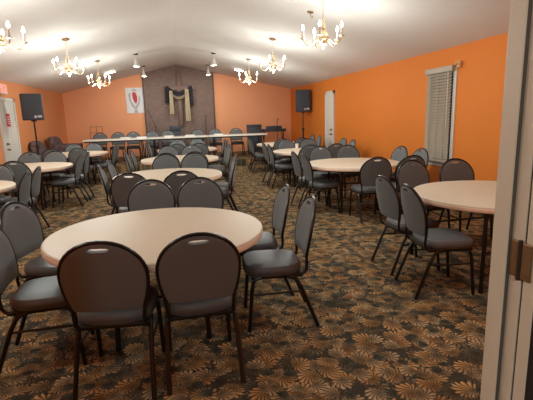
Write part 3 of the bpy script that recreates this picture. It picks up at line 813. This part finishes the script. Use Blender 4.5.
# ------------------------------------------------------------------ chandeliers
def make_chandelier():
    t = thing('chandelier', '', 'chandelier')
    bm = B(); lathe(bm, [(0, 0.02), (0.062, 0.02), (0.062, 0.0), (0.045, -0.018), (0.012, -0.026), (0, -0.026)], 20); obj('canopy', bm, M['bronze'], t)
    bm = B()
    for i in range(11):
        z = -0.035-0.024*i; rot = (i % 2)*PI/2
        c, s = math.cos(rot), math.sin(rot)
        tube(bm, [(0.008*c*math.cos(a), 0.008*s*math.cos(a), z+0.015*math.sin(a)) for a in [2*PI*k/10 for k in range(10)]], 0.0028, 5, closed=True)
    obj('chain', bm, M['brass'], t)
    bm = B(); lathe(bm, [(0, -0.295), (0.010, -0.30), (0.018, -0.32), (0.010, -0.345), (0.012, -0.40), (0.024, -0.43), (0.012, -0.455), (0.018, -0.47), (0.050, -0.50), (0.066, -0.54), (0.062, -0.58), (0.038, -0.605), (0.020, -0.615), (0.030, -0.625), (0.056, -0.64), (0.056, -0.655), (0.030, -0.672), (0.012, -0.685), (0.020, -0.70), (0.010, -0.718), (0, -0.725)], 24)
    obj('column', bm, M['brass'], t)
    bm = B()
    for k in range(4):
        a = 2*PI*k/4 + 0.3; c, s = math.cos(a), math.sin(a)
        tube(bm, [(0.010*c, 0.010*s, -0.30), (0.028*c, 0.028*s, -0.37), (0.042*c, 0.042*s, -0.43), (0.040*c, 0.040*s, -0.48)], 0.003, 5)
    obj('scroll_rod', bm, M['brass'], t)
    for k in range(5):
        a = math.radians(26+72*k); c, s = math.cos(a), math.sin(a)
        path = [(0.030, -0.640), (0.07, -0.600), (0.10, -0.605), (0.13, -0.645), (0.165, -0.668), (0.205, -0.655), (0.232, -0.615), (0.248, -0.580)]
        bm = B(); tube(bm, [(r*c, r*s, z) for r, z in path], 0.0075, 7)
        arm = obj('arm', bm, M['brass'], t)
        bm = B(); lathe(bm, [(0.010, -0.583), (0.030, -0.576), (0.036, -0.566), (0.034, -0.565), (0.012, -0.570)], 16, (0.248*c, 0.248*s, 0)); obj('drip_pan', bm, M['brass'], arm)
        bm = B(); lathe(bm, [(0, -0.570), (0.0135, -0.570), (0.0135, -0.455), (0.0, -0.455)], 12, (0.248*c, 0.248*s, 0)); obj('candle_sleeve', bm, M['candle'], arm)
        bm = B(); lathe(bm, [(0, -0.455), (0.009, -0.453), (0.017, -0.432), (0.018, -0.415), (0.011, -0.390), (0.004, -0.372), (0, -0.366)], 8, (0.248*c, 0.248*s, 0)); obj('flame_bulb', bm, M['bulb'], arm)
    def squash(o):
        for v in o.data.vertices: v.co.z *= 0.88; v.co.x *= 1.06; v.co.y *= 1.06
        for c in o.children: squash(c)
    for c in t.children: squash(c)
    return t
ch0 = make_chandelier()
for i, (x, y, lab) in enumerate((
        (1.90, 5.57, 'brass five-arm chandelier nearest on the right, largest in the photo'),
        (1.90, 8.62, 'brass five-arm chandelier in the middle of the right row'),
        (1.90, 11.65, 'brass five-arm chandelier hindmost of the right row'),
        (-1.95, 5.57, 'brass five-arm chandelier cut off by the left edge of the photo'),
        (1.90, 2.50, 'brass five-arm chandelier above the front right table'),
        (-1.90, 2.50, 'brass five-arm chandelier above the front left chairs'),
        (-1.90, 8.55, 'brass five-arm chandelier in the middle of the left row'),
        (-1.90, 11.57, 'brass five-arm chandelier hindmost of the left row'))):
    loc = (x, y, ceil_z(x)-0.015)
    if i == 0: ch0.location = loc; ch0['label'] = lab; ch0['group'] = 'chandeliers'
    else: dup(ch0, loc, 0, lab, 'chandeliers')
    ld = bpy.data.lights.new('chandelier_light', 'POINT'); ld.energy = 54.0 if y > 3 else 29.0; ld.color = (0.93, 1.0, 0.97)
    ld.shadow_soft_size = 0.16
    lo = bpy.data.objects.new('chandelier_light', ld); C.objects.link(lo); lo.location = (x, y, loc[2]-0.80)

ld = bpy.data.lights.new('corridor_fill', 'POINT'); ld.energy = 42.0; ld.color = (0.80, 0.95, 1.0); ld.shadow_soft_size = 0.12  # unseen fill light added behind the camera for chair backs and jamb
lo = bpy.data.objects.new('corridor_fill', ld); C.objects.link(lo); lo.location = (-0.28, -1.1, 2.15)

# ------------------------------------------------------------------ other ceiling fittings
def spot(x, y, label):
    t = thing('spotlight', label, 'spotlight', (x, y, ceil_z(x)), 0, 'white spotlights by the stage')
    bm = B(); box(bm, -0.06, 0.06, -0.025, 0.025, -0.03, 0.014, 0.005); obj('mount', bm, M['steel'], t)
    bm = B(); tube(bm, [(0, 0, -0.03), (0, 0, -0.14)], 0.010, 8); obj('stem', bm, M['white'], t)
    bm = B(); lathe(bm, [(0, -0.13), (0.03, -0.135), (0.04, -0.20), (0.060, -0.27), (0.085, -0.32), (0.082, -0.32), (0.05, -0.26), (0.0, -0.20)], 20); obj('shade', bm, M['white'], t)
    ld = bpy.data.lights.new('spot_bulb', 'SPOT'); ld.energy = 55.0; ld.color = (0.93, 1.0, 0.97)
    ld.spot_size = math.radians(130); ld.spot_blend = 0.6; ld.shadow_soft_size = 0.04
    lo = bpy.data.objects.new('spot_bulb', ld); C.objects.link(lo); lo.location = (x, y, ceil_z(x)-0.325)
    lo.rotation_euler = (math.radians(50), 0, 0)
spot(-1.0, 11.9, 'white bell spotlight on the ceiling, nearer one left of the ridge')
spot(1.0, 11.9, 'white bell spotlight on the ceiling, nearer one right of the ridge')
spot(-1.02, 14.5, 'white bell spotlight on the ceiling, farther one left of the ridge')
spot(1.02, 14.5, 'white bell spotlight on the ceiling, farther one right of the ridge')
for s, side in ((-1, 'left'), (1, 'right')):
    x = s*1.95; ang = math.atan(SR if s > 0 else SL)*s
    t = thing('tube_lamp', 'short white tube lamp on the %s ceiling slope before the stage' % side, 'lamp', (x, 13.9, ceil_z(x)))
    t.rotation_euler = (0, ang, 0)
    bm = B(); box(bm, -0.15, 0.15, -0.03, 0.03, -0.03, 0.004, 0.005); obj('fixture_base', bm, M['white'], t)
    bm = B(); tube(bm, [(-0.135, 0, -0.045), (0.135, 0, -0.045)], 0.013, 10); obj('glowing_tube', bm, M['tubeglow'], t)
hk = thing('ceiling_hook', 'small dark ceiling plate with hook beside the nearest right chandelier', 'hook', (1.98, 6.36, ceil_z(1.98)))
bm = B(); lathe(bm, [(0, 0.02), (0.05, 0.02), (0.05, -0.010), (0.02, -0.02), (0, -0.02)], 16); obj('plate', bm, M['bronze'], hk)
bm = B(); tube(bm, [(0, 0, -0.015), (0, 0, -0.06), (0.02, 0, -0.085), (0.035, 0, -0.07), (0.03, 0, -0.05)], 0.005, 6); obj('hook_wire', bm, M['bronze'], hk)

# ------------------------------------------------------------------ camera, world, colour management
F, yaw, pitch, roll, H = 425.4, math.radians(11.035), math.radians(11.239), math.radians(-1.711), 1.532
fwd = Vector((math.sin(yaw)*math.cos(pitch), math.cos(yaw)*math.cos(pitch), -math.sin(pitch)))
r0 = Vector((math.cos(yaw), -math.sin(yaw), 0)); u0 = r0.cross(fwd)
r = r0*math.cos(roll) + u0*math.sin(roll); u = r.cross(fwd)
cam = bpy.data.objects.new('camera', bpy.data.cameras.new('camera')); C.objects.link(cam)
cam.matrix_world = Matrix(((r.x, u.x, -fwd.x, 0), (r.y, u.y, -fwd.y, 0), (r.z, u.z, -fwd.z, H), (0, 0, 0, 1)))
cam.data.sensor_width = 36.0; cam.data.lens = 36.0*F/533.0; cam.data.clip_start = 0.02
S.camera = cam

w = bpy.data.worlds.new('world'); S.world = w; w.use_nodes = True
w.node_tree.nodes['Background'].inputs[0].default_value = (1.0, 0.8, 0.6, 1); w.node_tree.nodes['Background'].inputs[1].default_value = 0.02

S.view_settings.view_transform = 'Standard'; S.view_settings.look = 'None'; S.view_settings.gamma = 1.0
S.view_settings.use_curve_mapping = False
S.view_settings.exposure = 0.27
S.cycles.use_denoising = True
S.cycles.max_bounces = 8; S.cycles.diffuse_bounces = 6; S.cycles.caustics_reflective = False; S.cycles.caustics_refractive = False
S.cycles.sample_clamp_indirect = 6.0
